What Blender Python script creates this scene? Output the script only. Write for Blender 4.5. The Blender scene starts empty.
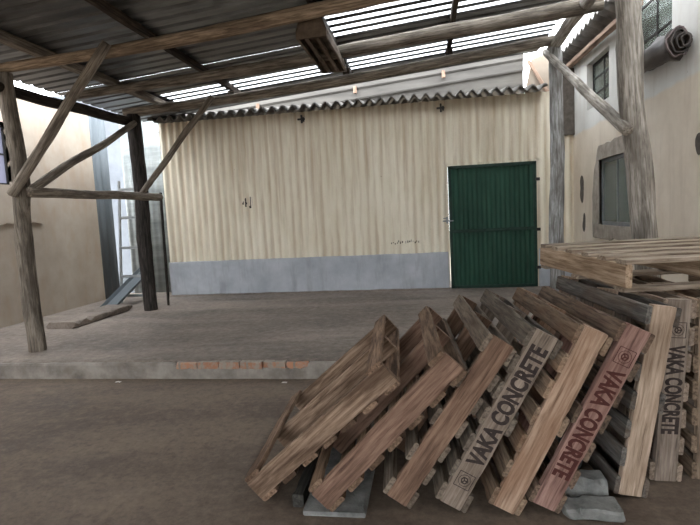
import bpy, bmesh, math, random
from mathutils import Vector, Matrix, noise
random.seed(7)
SC = bpy.context.scene
COL = SC.collection
PI = math.pi

# ------------------------------------------------------------------ helpers
def link(name, bm, mats, parent=None, smooth=False, matrix=None):
    me = bpy.data.meshes.new(name)
    bm.normal_update(); bm.to_mesh(me); bm.free()
    if not isinstance(mats, (list, tuple)): mats = [mats]
    for m in mats: me.materials.append(m)
    if smooth:
        for p in me.polygons: p.use_smooth = True
    o = bpy.data.objects.new(name, me); COL.objects.link(o)
    if parent is not None: o.parent = parent
    if matrix is not None: o.matrix_local = matrix
    return o

def empty(name, matrix=None):
    o = bpy.data.objects.new(name, None); COL.objects.link(o)
    o.empty_display_size = .1
    if matrix is not None: o.matrix_world = matrix
    return o

def tag(o, label=None, cat=None, group=None, kind=None):
    if label: o['label'] = label
    if cat: o['category'] = cat
    if group: o['group'] = group
    if kind: o['kind'] = kind
    return o

def struct(o): o['kind'] = 'structure'; return o

def recalc(bm): bmesh.ops.recalc_face_normals(bm, faces=bm.faces[:])

def loft(bm, rings, cap=True, closed=True):
    vs = [[bm.verts.new(p) for p in r] for r in rings]
    n = len(vs[0])
    for a, b in zip(vs, vs[1:]):
        for i in range(n if closed else n - 1):
            j = (i + 1) % n
            bm.faces.new((a[i], a[j], b[j], b[i]))
    if cap and closed:
        bm.faces.new(vs[0][::-1]); bm.faces.new(vs[-1])
    return vs

def box(bm, lo, hi, bev=0.0):
    x0, y0, z0 = lo; x1, y1, z1 = hi
    v = [bm.verts.new(p) for p in ((x0,y0,z0),(x1,y0,z0),(x1,y1,z0),(x0,y1,z0),(x0,y0,z1),(x1,y0,z1),(x1,y1,z1),(x0,y1,z1))]
    fs = [bm.faces.new([v[i] for i in q]) for q in ((0,3,2,1),(4,5,6,7),(0,1,5,4),(1,2,6,5),(2,3,7,6),(3,0,4,7))]
    if bev > 0:
        es = list({e for f in fs for e in f.edges})
        bmesh.ops.bevel(bm, geom=es, offset=bev, segments=1, affect='EDGES')

def board(bm, lo, hi, axis, seed=0, rough=.0018, chip=.006, n=14, bev=.0025):
    """a sawn board: chamfered rectangle lofted along its axis, worn edges, chipped ends"""
    lo = Vector(lo); hi = Vector(hi)
    ax = 'xyz'.index(axis); a1, a2 = [i for i in range(3) if i != ax]
    rings = []
    L = hi[ax] - lo[ax]
    ts = [0, .012] + [k / n for k in range(1, n)] + [.988, 1]
    for t in ts:
        r = []
        c = [(lo[a1], lo[a2], 1, 1), (hi[a1], lo[a2], -1, 1), (hi[a1], hi[a2], -1, -1), (lo[a1], hi[a2], 1, -1)]
        pos = lo[ax] + L * t
        for k, (p, q, sp, sq) in enumerate(c):
            nz = noise.noise(Vector((pos * 5, k * 7.3, seed * 3.1)))
            wear = max(0, noise.noise(Vector((pos * 14, k * 3.7 + 50, seed * 1.7))) - .12) * chip * 3
            b = bev + wear
            if t in (0, 1): b += bev
            pts = [(p + sp * b, q), (p, q + sq * b)]
            if k in (1, 3): pts = pts[::-1]
            for (u, w) in pts:
                v = [0, 0, 0]
                v[ax] = pos + (noise.noise(Vector((k * 5., seed * 2.3, t))) * .006 if t in (0, 1) else 0)
                v[a1] = u + nz * rough; v[a2] = w + noise.noise(Vector((pos * 6, k * 2.3 + 9, seed))) * rough
                r.append(v)
        # order: corner0 -> (lo,lo): go consistent around
        r = [r[1], r[0], r[2], r[3], r[4], r[5], r[7], r[6]] if False else r
        rings.append(r)
    # sort points of each ring by angle so the loft is clean
    out = []
    cx = (lo[a1] + hi[a1]) / 2; cy = (lo[a2] + hi[a2]) / 2
    sx = (hi[a1] - lo[a1]) or 1; sy = (hi[a2] - lo[a2]) or 1
    order = sorted(range(8), key=lambda i: math.atan2((rings[3][i][a2] - cy) / sy, (rings[3][i][a1] - cx) / sx))
    for r in rings: out.append([r[i] for i in order])
    loft(bm, out); recalc(bm)

def pole_bm(L, r0, r1, seed=0, bend=.02, n=26, seg=16, knots=.12, off=None):
    bm = bmesh.new(); rings = []
    for k in range(n + 1):
        t = k / n; z = L * t; r = r0 + (r1 - r0) * t
        cx = bend * noise.noise(Vector((t * 2.2, seed, 1))) * 2 * math.sin(PI * t)
        cy = bend * noise.noise(Vector((t * 2.2, seed, 7))) * 2 * math.sin(PI * t)
        if off: cx += off[0] * math.sin(PI * t); cy += off[1] * math.sin(PI * t)
        ring = []
        for i in range(seg):
            a = 2 * PI * i / seg
            w = 1 + knots * noise.noise(Vector((math.cos(a) * 1.3, math.sin(a) * 1.3 + seed * 5, z * 3))) \
                  + knots * .35 * noise.noise(Vector((math.cos(a) * 5, math.sin(a) * 5 + seed, z * 9)))
            if k in (0, n): w *= .93
            ring.append((cx + r * w * math.cos(a), cy + r * w * math.sin(a), z))
        rings.append(ring)
    rings.insert(1, [(x * 1.06, y * 1.06, z + .012) for x, y, z in rings[0]])
    loft(bm, rings)
    return bm

def frame_z(p, q):
    p = Vector(p); q = Vector(q); z = (q - p).normalized()
    x = Vector((1, 0, 0)) if abs(z.x) < .9 else Vector((0, 1, 0))
    y = z.cross(x).normalized(); x = y.cross(z)
    M = Matrix((x, y, z)).transposed().to_4x4(); M.translation = p
    return M, (q - p).length

def pole(name, p, q, r0, r1, m, label, cat, group=None, seed=0, bend=.02, knots=.12, sag=0):
    M, L = frame_z(p, q)
    d = M.to_3x3().inverted() @ Vector((0, 0, -sag))
    o = link(name, pole_bm(L, r0, r1, seed, bend, knots=knots, off=(d.x, d.y)), m, smooth=True, matrix=M)
    return tag(o, label, cat, group)

def timber(name, p, q, w, h, m, label=None, cat=None, group=None, seed=0, parent=None):
    M, L = frame_z(p, q)
    bm = bmesh.new(); board(bm, (-w/2, -h/2, 0), (w/2, h/2, L), 'z', seed, rough=.006, chip=.008, n=20)
    o = link(name, bm, m, parent, matrix=M)
    return tag(o, label, cat, group)

# ------------------------------------------------------------------ materials
def nodes(name):
    m = bpy.data.materials.new(name); m.use_nodes = True
    nt = m.node_tree; b = nt.nodes['Principled BSDF']
    return m, nt, b
def N(nt, t, **kw):
    n = nt.nodes.new(t)
    for k, v in kw.items():
        if k in n.inputs: n.inputs[k].default_value = v
        else: setattr(n, k, v)
    return n
def c4(c): return (c[0], c[1], c[2], 1)
def S(r, g, b):
    f = lambda v: (v/255/12.92) if v/255 <= .04045 else ((v/255+.055)/1.055)**2.4
    return (f(r), f(g), f(b))
def ramp(nt, src, stops):
    r = nt.nodes.new('ShaderNodeValToRGB'); el = r.color_ramp.elements
    while len(el) > 1: el.remove(el[-1])
    el[0].position = stops[0][0]; el[0].color = c4(stops[0][1])
    for p, c in stops[1:]:
        e = el.new(p); e.color = c4(c)
    nt.links.new(src, r.inputs[0]); return r.outputs[0]
def mix(nt, fac, a, b, mode='MIX'):
    n = nt.nodes.new('ShaderNodeMix'); n.data_type = 'RGBA'; n.blend_type = mode
    for s, v in ((n.inputs[0], fac), (n.inputs[6], a), (n.inputs[7], b)):
        if isinstance(v, bpy.types.NodeSocket): nt.links.new(v, s)
        else: s.default_value = v if isinstance(v, float) else c4(v)
    return n.outputs[2]
def noisetex(nt, vec, scale, mp=(1,1,1), detail=5., rough=.6, lac=2., dist=0., off=None):
    mpn = N(nt, 'ShaderNodeMapping'); mpn.inputs['Scale'].default_value = mp
    nt.links.new(vec, mpn.inputs[0])
    if off is not None: nt.links.new(off, mpn.inputs['Location'])
    n = N(nt, 'ShaderNodeTexNoise'); n.inputs['Scale'].default_value = scale; n.inputs['Detail'].default_value = detail
    n.inputs['Roughness'].default_value = rough; n.inputs['Distortion'].default_value = dist
    nt.links.new(mpn.outputs[0], n.inputs['Vector']); return n.outputs['Fac']
def bump(nt, b, h, strength=.3, dist=.01):
    n = N(nt, 'ShaderNodeBump'); n.inputs['Strength'].default_value = strength; n.inputs['Distance'].default_value = dist
    nt.links.new(h, n.inputs['Height']); nt.links.new(n.outputs[0], b.inputs['Normal'])

def wood(name, c_lo, c_hi, axis='x', stain=(.05,.035,.025), stain_amt=.5, rough=.85, vary=.35):
    m, nt, b = nodes(name)
    tc = N(nt, 'ShaderNodeTexCoord'); oi = N(nt, 'ShaderNodeObjectInfo')
    mul = N(nt, 'ShaderNodeMath', operation='MULTIPLY'); mul.inputs[1].default_value = 37.
    nt.links.new(oi.outputs['Random'], mul.inputs[0])
    cmb = N(nt, 'ShaderNodeCombineXYZ')
    for i in range(3): nt.links.new(mul.outputs[0], cmb.inputs[i])
    st = {'x': (.07,1,1), 'y': (1,.07,1), 'z': (1,1,.07)}[axis]
    st2 = {'x': (.3,1,1), 'y': (1,.3,1), 'z': (1,1,.3)}[axis]
    g = noisetex(nt, tc.outputs['Object'], 55., st, 6., .65, off=cmb.outputs[0], dist=.3)
    f = noisetex(nt, tc.outputs['Object'], 7., st2, 5., .6, off=cmb.outputs[0])
    col = ramp(nt, g, [(.30, tuple(x*.42 for x in c_lo)), (.44, c_lo), (.64, c_hi)])
    sf = ramp(nt, f, [(.44, (0,0,0)), (.62, (stain_amt,)*3)])
    col = mix(nt, sf, col, stain)
    rv = N(nt, 'ShaderNodeMapRange'); rv.inputs[3].default_value = 1 - vary; rv.inputs[4].default_value = 1 + vary * .4
    nt.links.new(oi.outputs['Random'], rv.inputs[0])
    cc = N(nt, 'ShaderNodeCombineXYZ')
    for i in range(3): nt.links.new(rv.outputs[0], cc.inputs[i])
    col = mix(nt, 1., col, cc.outputs[0], 'MULTIPLY')
    nt.links.new(col, b.inputs['Base Color']); b.inputs['Roughness'].default_value = rough
    b.inputs['Specular IOR Level'].default_value = .2
    bump(nt, b, g, .45, .004)
    return m

def rough_mat(name, c_lo, c_hi, scale=4., mp=(1,1,1), detail=8., rough=.9, metal=0., spots=None, bumps=.2, bd=.01, streak=None, spec=.3):
    m, nt, b = nodes(name)
    tc = N(nt, 'ShaderNodeTexCoord')
    f = noisetex(nt, tc.outputs['Object'], scale, mp, detail, .62)
    col = ramp(nt, f, [(.33, c_lo), (.66, c_hi)])
    if streak:
        c, amt, smp = streak
        s = noisetex(nt, tc.outputs['Object'], 6., smp, 6., .6)
        col = mix(nt, ramp(nt, s, [(.5, (0,0,0)), (.75, (amt,)*3)]), col, c)
    if spots:
        c, sc, th = spots
        s = noisetex(nt, tc.outputs['Object'], sc, (1,1,1), 4., .6)
        col = mix(nt, ramp(nt, s, [(th, (0,0,0)), (th + .05, (1,1,1))]), col, c)
    nt.links.new(col, b.inputs['Base Color'])
    b.inputs['Roughness'].default_value = rough; b.inputs['Metallic'].default_value = metal
    b.inputs['Specular IOR Level'].default_value = spec
    if bumps:
        f2 = noisetex(nt, tc.outputs['Object'], scale * 5, mp, 6., .65)
        bump(nt, b, f2, bumps, bd)
    return m

M = {}
M['log'] = wood('log_weathered', S(118,108,97), S(164,153,140), 'z', S(74,67,60), .6, .9, .2)
M['log_pale'] = wood('log_pale', S(156,148,138), S(206,198,188), 'z', S(82,74,66), .6, .9, .1)
M['log_white'] = wood('log_whitewashed', S(140,138,134), S(196,196,196), 'z', S(92,84,76), .6, .9, .1)
M['log_dark'] = wood('log_dark', S(42,38,36), S(72,66,62), 'z', S(26,24,22), .5, .9, .1)
M['log_brown'] = wood('log_brown', S(132,114,96), S(180,158,136), 'z', S(66,54,44), .5, .9, .15)
M['timber_dark'] = wood('timber_dark', S(52,44,38), S(84,72,62), 'z', S(30,26,22), .5)
M['timber_pink'] = wood('timber_pink', S(150,124,106), S(190,164,146), 'z', S(110,88,76), .4)
M['roof'] = rough_mat('roof_galvanised', S(84,84,84), S(120,120,120), 2.5, (.5,2,1), 6., .38, .75, spots=None, bumps=.08, streak=(S(62,56,52), .6, (.3,2.5,1)))
M['roof_clear'] = None
M['asbestos'] = rough_mat('fibre_cement', S(84,80,76), S(120,116,110), 5., rough=.9, bumps=.25)
M['grey_sheet'] = rough_mat('grey_sheet', S(112,116,116), S(150,154,152), 2., (.4,1,3), 6., .6, .2, bumps=.05, streak=(S(96,92,86), .5, (1,1,.1)))
M['grey_dark_sheet'] = rough_mat('grey_dark_sheet', S(82,88,92), S(104,110,114), 2., (1,1,.3), 6., .7, .1, bumps=.05)
M['clad'] = None
def clad_mat():
    m, nt, b = nodes('cream_cladding')
    tc = N(nt, 'ShaderNodeTexCoord'); sp = N(nt, 'ShaderNodeSeparateXYZ'); nt.links.new(tc.outputs['Object'], sp.inputs[0])
    f = noisetex(nt, tc.outputs['Object'], 1.4, (1,1,.4), 7., .62)
    col = ramp(nt, f, [(.3, S(212,202,180)), (.66, S(232,224,206))])
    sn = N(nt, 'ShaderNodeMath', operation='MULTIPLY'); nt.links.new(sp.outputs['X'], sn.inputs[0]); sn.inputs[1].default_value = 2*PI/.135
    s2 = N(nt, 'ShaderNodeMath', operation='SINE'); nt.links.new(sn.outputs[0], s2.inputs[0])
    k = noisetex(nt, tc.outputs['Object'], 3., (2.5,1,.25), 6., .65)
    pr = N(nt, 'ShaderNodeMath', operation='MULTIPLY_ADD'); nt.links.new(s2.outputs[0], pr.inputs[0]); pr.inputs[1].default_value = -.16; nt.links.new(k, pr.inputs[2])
    col = mix(nt, ramp(nt, pr.outputs[0], [(.50, (0,0,0)), (.74, (.6,)*3)]), col, S(178,156,128))  # tan valleys: side-light stripe contrast put into the colour, along with grime
    sk = noisetex(nt, tc.outputs['Object'], 6., (2.2,1,.10), 6., .6)
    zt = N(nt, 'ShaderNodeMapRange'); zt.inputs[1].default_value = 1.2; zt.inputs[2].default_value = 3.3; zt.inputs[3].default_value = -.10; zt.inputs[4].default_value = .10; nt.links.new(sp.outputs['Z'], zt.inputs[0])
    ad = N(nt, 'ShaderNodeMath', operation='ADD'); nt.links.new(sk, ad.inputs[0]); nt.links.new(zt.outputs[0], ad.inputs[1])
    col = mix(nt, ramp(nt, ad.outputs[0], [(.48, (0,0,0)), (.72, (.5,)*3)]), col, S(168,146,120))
    d = noisetex(nt, tc.outputs['Object'], 30., (1,1,1), 3., .6)
    col = mix(nt, ramp(nt, d, [(.73, (0,0,0)), (.77, (1,1,1))]), col, S(110,86,64))
    nt.links.new(col, b.inputs['Base Color']); b.inputs['Roughness'].default_value = .7; b.inputs['Specular IOR Level'].default_value = .25
    return m
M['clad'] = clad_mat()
M['rear_sheet'] = rough_mat('rear_sheet', S(84,80,76), S(112,108,102), 2., (.4,1,3), 6., .6, .2, bumps=.05)
M['dado'] = rough_mat('dado_bluegrey', S(158,162,168), S(184,187,192), 2.2, rough=.85, bumps=.1, streak=(S(118,116,116), .5, (1,1,.2)))
M['green'] = rough_mat('green_paint', S(24,58,46), S(38,76,60), 5., (1,1,.25), 6., .55, 0., spots=(S(52,48,38), 20., .70), bumps=.05, streak=(S(30,44,34), .6, (3,1,.15)))
M['green_dark'] = rough_mat('green_frame', S(20,42,34), S(34,58,48), 8., rough=.6, spots=(S(70,58,44), 14., .66), bumps=.05)
M['lwall'] = rough_mat('plaster_beige', S(148,135,122), S(168,156,142), 1.3, rough=.92, bumps=.12, spots=(S(120,100,84), 9., .745), streak=(S(150,126,104), .5, (1,1,.35)))
M['cement'] = rough_mat('rough_cement', S(140,130,120), S(174,164,152), 9., rough=.95, bumps=.5)
M['hole'] = rough_mat('exposed_cement', S(78,72,66), S(104,96,88), 14., rough=.95, bumps=.5)
M['steel'] = rough_mat('steel_dull', S(120,124,126), S(150,152,152), 6., rough=.5, metal=.4, bumps=.05)
M['steel_dark'] = rough_mat('steel_dark', S(40,38,38), S(62,58,56), 6., rough=.6, metal=.3, bumps=.05)
M['rust'] = rough_mat('rusty_brown', S(76,64,54), S(116,100,86), 8., rough=.85, bumps=.2)
M['ink'] = rough_mat('stencil_ink', S(50,42,40), S(66,56,52), 30., rough=.9, bumps=0)
M['ink_red'] = rough_mat('stencil_ink_red', S(70,38,34), S(86,48,42), 30., rough=.9, bumps=0)
M['mark'] = rough_mat('marker_black', S(40,34,28), S(56,48,40), 20., rough=.9, bumps=0)
M['paper'] = rough_mat('paper_white', S(225,222,215), S(240,238,232), 10., rough=.9, bumps=0)
M['block'] = rough_mat('concrete_grey', S(104,104,102), S(150,150,146), 10., rough=.95, bumps=.5, bd=.02)
M['sack'] = rough_mat('grey_sack', S(66,70,72), S(92,96,96), 8., rough=.8, bumps=.3)
M['tarp'] = rough_mat('tarp_dark', S(60,56,54), S(92,84,80), 8., (1,.2,1), 6., .5, 0., bumps=.2)
M['tarp_purple'] = rough_mat('tarp_purple', S(104,92,92), S(128,112,110), 8., rough=.7, bumps=.2)
M['white'] = rough_mat('whitewash', S(222,226,230), S(236,238,240), 2., rough=.9, bumps=0)
M['outw'] = rough_mat('added_outside_wall', S(96,100,106), S(112,116,122), 2., rough=.9, bumps=0)
M['riser'] = rough_mat('riser_concrete', S(108,101,94), S(150,143,134), 5., rough=.95, bumps=.4, streak=(S(104,92,82), .6, (1,1,1)))
M['ground'] = rough_mat('ground_out', S(150,140,125), S(175,165,150), 2., rough=.95, bumps=.2)

def floor_mat(name, lo, hi, dust):
    m, nt, b = nodes(name)
    tc = N(nt, 'ShaderNodeTexCoord')
    a = noisetex(nt, tc.outputs['Object'], 1.1, (1,1,1), 9., .62, dist=.4)
    c = noisetex(nt, tc.outputs['Object'], .8, (.5,1.6,1), 6., .55, dist=.8)
    g = noisetex(nt, tc.outputs['Object'], 26., (1,1,1), 8., .7)
    col = ramp(nt, a, [(.32, lo), (.64, hi)])
    col = mix(nt, ramp(nt, c, [(.45, (0,0,0)), (.7, (.7,)*3)]), col, dust)
    col = mix(nt, ramp(nt, g, [(.35, (.35,)*3), (.6, (0,0,0))]), col, tuple(x*.45 for x in lo))
    pb = noisetex(nt, tc.outputs['Object'], 11., (1,1,1), 9., .75)
    col = mix(nt, ramp(nt, pb, [(.50, (0,0,0)), (.68, (.5,)*3)]), col, dust)
    col = mix(nt, ramp(nt, pb, [(.30, (.55,)*3), (.46, (0,0,0))]), col, tuple(x*.55 for x in lo))
    nt.links.new(col, b.inputs['Base Color'])
    rr = ramp(nt, a, [(.3, (.62,)*3), (.7, (.92,)*3)]); nt.links.new(rr, b.inputs['Roughness'])
    b.inputs['Specular IOR Level'].default_value = .3
    bump(nt, b, g, .35, .012)
    return m
M['floor'] = floor_mat('floor_dusty', S(82,70,61), S(112,98,86), S(132,116,101))
M['slab'] = floor_mat('slab_dusty', S(86,77,70), S(126,115,106), S(150,138,127))

# right wall: beige below a paint line, grey above; cracks stay put
def rwall_mat():
    m, nt, b = nodes('right_wall_plaster')
    tc = N(nt, 'ShaderNodeTexCoord'); sp = N(nt, 'ShaderNodeSeparateXYZ'); nt.links.new(tc.outputs['Object'], sp.inputs[0])
    f = noisetex(nt, tc.outputs['Object'], 1.5, (1,1,1), 8., .6)
    be = ramp(nt, f, [(.33, S(206,192,174)), (.66, S(226,214,198))])
    gr = ramp(nt, f, [(.33, S(198,195,190)), (.66, S(220,218,213))])
    w = noisetex(nt, tc.outputs['Object'], 3., (1,1,1), 4., .5)
    # paint line z about 2.6 for Y < 6.6, higher further back
    ad = N(nt, 'ShaderNodeMath', operation='MULTIPLY_ADD'); nt.links.new(w, ad.inputs[0]); ad.inputs[1].default_value = .10; nt.links.new(sp.outputs['Z'], ad.inputs[2])
    lt = N(nt, 'ShaderNodeMapRange'); lt.inputs[1].default_value = 2.63; lt.inputs[2].default_value = 2.67; nt.links.new(ad.outputs[0], lt.inputs[0])
    col = mix(nt, lt.outputs[0], be, gr)
    s = noisetex(nt, tc.outputs['Object'], 5., (1,2.0,.2), 6., .6)
    col = mix(nt, ramp(nt, s, [(.52, (0,0,0)), (.75, (.35,)*3)]), col, S(176,160,142))
    d = noisetex(nt, tc.outputs['Object'], 40., (1,1,.6), 3., .6)
    col = mix(nt, ramp(nt, d, [(.73, (0,0,0)), (.77, (1,1,1))]), col, S(122,108,96))
    nt.links.new(col, b.inputs['Base Color']); b.inputs['Roughness'].default_value = .92
    f2 = noisetex(nt, tc.outputs['Object'], 9., (1,1,1), 6., .6); bump(nt, b, f2, .2, .01)
    return m
M['rwall'] = rwall_mat()

def brick_mat():
    m, nt, b = nodes('exposed_brick')
    tc = N(nt, 'ShaderNodeTexCoord')
    mp = N(nt, 'ShaderNodeMapping'); mp.inputs['Rotation'].default_value = (PI/2, 0, 0); nt.links.new(tc.outputs['Object'], mp.inputs[0])
    br = N(nt, 'ShaderNodeTexBrick'); nt.links.new(mp.outputs[0], br.inputs[0])
    br.inputs['Color1'].default_value = c4(S(172,124,96)); br.inputs['Color2'].default_value = c4(S(156,112,88)); br.inputs['Mortar'].default_value = c4(S(130,120,108))
    br.inputs['Scale'].default_value = 1.; br.inputs['Brick Width'].default_value = .23; br.inputs['Row Height'].default_value = .085; br.inputs['Mortar Size'].default_value = .012
    f = noisetex(nt, tc.outputs['Object'], 14., (1,1,1), 6., .7)
    col = mix(nt, ramp(nt, f, [(.45, (0,0,0)), (.6, (.9,)*3)]), br.outputs[0], S(150,140,128))
    nt.links.new(col, b.inputs['Base Color']); b.inputs['Roughness'].default_value = .95
    bump(nt, b, f, .6, .02)
    return m
M['brick'] = brick_mat()

def translucent(name, col, fac=.6):
    m, nt, b = nodes(name)
    t = N(nt, 'ShaderNodeBsdfTranslucent'); t.inputs[0].default_value = c4(col)
    tr = N(nt, 'ShaderNodeBsdfTransparent'); tr.inputs[0].default_value = c4(col)
    mx = N(nt, 'ShaderNodeMixShader'); mx.inputs[0].default_value = fac
    nt.links.new(tr.outputs[0], mx.inputs[1]); nt.links.new(t.outputs[0], mx.inputs[2])
    nt.links.new(mx.outputs[0], nt.nodes['Material Output'].inputs[0]); return m
M['roof_clear'] = translucent('fibreglass_sheet', (.95,.96,.97), .35)
M['frost'] = translucent('frosted_pane', (.30,.30,.35), .7)
def glass():
    m, nt, b = nodes('dusty_glass')
    b.inputs['Base Color'].default_value = c4(S(112,120,112)); b.inputs['Roughness'].default_value = .25
    b.inputs['Specular IOR Level'].default_value = .5; b.inputs['Alpha'].default_value = .75
    return m
M['glass'] = glass()
M['curtain'] = rough_mat('curtain', S(150,156,148), S(176,180,172), 5., rough=.9, bumps=.1)
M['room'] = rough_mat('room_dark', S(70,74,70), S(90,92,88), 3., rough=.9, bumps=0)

# ------------------------------------------------------------------ camera
H = 1.5
R = Matrix(((0.98779566, 0.0352035, 0.1517249), (0.14760598, 0.09938803, -0.98403988), (-0.04972129, 0.99442583, 0.09297882)))
cam = bpy.data.cameras.new('camera'); cam.sensor_fit = 'HORIZONTAL'; cam.sensor_width = 36; cam.lens = 36 * 500 / 700
co = bpy.data.objects.new('camera', cam); COL.objects.link(co)
co.matrix_world = Matrix.Translation((0, 0, H)) @ R.to_4x4()
cam.clip_start = .05; cam.clip_end = 200
SC.camera = co

# ------------------------------------------------------------------ floors
SZ = .17; SY = 4.49
def rough_top(name, x0, x1, y0, y1, z, th, m, nx, ny, amp, front_amp=0):
    bm = bmesh.new(); g = []
    for j in range(ny + 1):
        row = []
        for i in range(nx + 1):
            x = x0 + (x1 - x0) * i / nx; y = y0 + (y1 - y0) * j / ny
            zz = z + amp * noise.noise(Vector((x * .9, y * .9, 3))) + amp * .4 * noise.noise(Vector((x * 3, y * 3, 8)))
            if j == 0: y += front_amp * noise.noise(Vector((x * 5, 1, 1))); zz -= abs(front_amp) * .3 * (1 + noise.noise(Vector((x * 8, 4, 2))))
            row.append(bm.verts.new((x, y, zz)))
        g.append(row)
    for j in range(ny):
        for i in range(nx): bm.faces.new((g[j][i], g[j][i+1], g[j+1][i+1], g[j+1][i]))
    # skirt
    lo = [bm.verts.new((v.co.x, v.co.y + (.0), z - th)) for v in g[0]]
    for i in range(nx): bm.faces.new((lo[i], lo[i+1], g[0][i+1], g[0][i]))
    return link(name, bm, m)
struct(rough_top('floor', -6.2, 2.6, -3, SY + .1, 0, .1, M['floor'], 120, 90, .004))
struct(rough_top('floor_raised', -6.2, 2.6, SY, 9.6, SZ, .3, M['slab'], 180, 100, .006, .03))
# step riser (a rendered face) with the exposed course of bricks
bm = bmesh.new(); rings = []
nx = 160
for i in range(nx + 1):
    x = -6.0 + 8.4 * i / nx
    d = .012 * noise.noise(Vector((x * 2, 0, 0))) + .006 * noise.noise(Vector((x * 9, 2, 0)))
    top = SZ - .012 - (.055 if -2.44 < x < -1.12 else 0) - .012 * abs(noise.noise(Vector((x * 7, 5, 0))))
    y = SY - .045
    rings.append([(x, y + .05, -.05), (x, y - .004 + d, -.05), (x, y + d, .03), (x, y + .004 + d, top - .02), (x, y + .014 + d, top), (x, y + .05, top)])
loft(bm, rings); recalc(bm)
struct(link('trim_1', bm, M['riser']))
bm = bmesh.new()
x = -2.45; k = 0
while x < -1.2:
    w = .20 + .03 * random.random()
    board(bm, (x, SY - .04 + random.uniform(-.006, .008), SZ - .085), (x + w, SY + .06, SZ - .004 - random.random() * .012), 'x', k, rough=.006, chip=.02, n=8, bev=.008)
    x += w + .014; k += 1
struct(link('trim_2', bm, M['brick']))

# ------------------------------------------------------------------ walls
def quadbox(name, lo, hi, m, bev=0, parent=None):
    bm = bmesh.new(); box(bm, lo, hi, bev); return link(name, bm, m, parent)
def wall_with_holes(name, axis_pos, th, u0, u1, z0, z1, holes, m):
    """wall in a plane of constant X: u is Y; holes = (u0,u1,z0,z1)"""
    us = sorted({u0, u1, *[h[0] for h in holes], *[h[1] for h in holes]})
    zs = sorted({z0, z1, *[h[2] for h in holes], *[h[3] for h in holes]})
    bm = bmesh.new()
    for a, b in zip(us, us[1:]):
        for c, d in zip(zs, zs[1:]):
            mu, mz = (a + b) / 2, (c + d) / 2
            if any(h[0] < mu < h[1] and h[2] < mz < h[3] for h in holes): continue
            box(bm, (min(axis_pos, axis_pos + th), a, c), (max(axis_pos, axis_pos + th), b, d))
    bmesh.ops.remove_doubles(bm, verts=bm.verts[:], dist=1e-5)
    return struct(link(name, bm, m))
LX = -5.95; RX = 2.42
LW = (5.35, 6.60, 2.19, 3.08)
wall_with_holes('wall_left', LX, -.22, -3, 8.45, 0, 3.60, [LW], M['lwall'])
W1 = (6.40, 7.50, 1.20, 2.10)      # lower window right
W2 = (7.12, 8.02, 2.87, 3.52)      # upper back
W3 = (5.44, 6.50, 2.90, 4.05)      # upper front
wall_with_holes('wall_right', RX, .25, -3, 9.4, 0, 4.6, [W1, W2, W3], M['rwall'])
# grey steel sheet standing at the end of the left wall
def corr_sheet(name, org, du, dv, U, V, pitch, amp, nrm, m, th=.004, nv=2, kind='sine', parent=None):
    """corrugated sheet: waves advance along du, ribs run along dv"""
    org = Vector(org); du = Vector(du).normalized(); dv = Vector(dv).normalized(); nrm = Vector(nrm).normalized()
    prof = []
    if kind == 'sine':
        n = max(2, int(U / pitch * 8))
        prof = [(U * i / n, amp * math.sin(2 * PI * (U * i / n) / pitch)) for i in range(n + 1)]
    else:
        u = 0
        while u < U - 1e-4:
            for f, h in ((0, 0), (.62, 0), (.70, amp), (.90, amp), (1., 0)):
                if u + f * pitch <= U + 1e-6 and not (f == 1.): prof.append((u + f * pitch, h))
            u += pitch
        prof.append((U, 0))
    bm = bmesh.new()
    for s in (0, 1):
        rows = []
        for j in range(nv + 1):
            rows.append([org + du * u + nrm * (h + s * th) + dv * (V * j / nv) for u, h in prof])
        vs = [[bm.verts.new(p) for p in r] for r in rows]
        for a, b in zip(vs, vs[1:]):
            for i in range(len(a) - 1):
                bm.faces.new((a[i], a[i+1], b[i+1], b[i]) if s else (a[i], b[i], b[i+1], a[i+1]))
        if s == 0: first = vs
        else:
            for i in range(len(prof) - 1):
                bm.faces.new((first[0][i], first[0][i+1], vs[0][i+1], vs[0][i]))
                bm.faces.new((first[-1][i], vs[-1][i], vs[-1][i+1], first[-1][i+1]))
            for j in range(nv):
                bm.faces.new((first[j][0], vs[j][0], vs[j+1][0], first[j+1][0]))
                bm.faces.new((first[j][-1], first[j+1][-1], vs[j+1][-1], vs[j][-1]))
    return link(name, bm, m, parent, smooth=(kind == 'sine'))
corr_sheet('cladding_sheet', (LX - .02, 8.45, SZ), (0,1,0), (0,0,1), .50, 3.42, .17, .012, (1,0,0), M['grey_dark_sheet'])
tag(bpy.data.objects['cladding_sheet'], 'dark grey metal sheet standing at the back end of the left beige wall', 'metal sheet')
# grey corrugated sheets closing the back left corner, right of the bright gap
o = corr_sheet('cladding_sheet', (-5.84, 9.2, SZ), (1,0,0), (0,0,1), 1.0, 3.5, .13, .012, (0,-1,0), M['grey_sheet'])
tag(o, 'light grey corrugated metal sheet beside the bright gap in the back left corner', 'metal sheet')
o = quadbox('kick_sheet', (-6.25, 9.24, SZ), (-5.80, 9.26, .52), M['grey_dark_sheet']); tag(o, 'low grey sheet closing the bottom of the bright gap', 'metal sheet')
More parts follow.
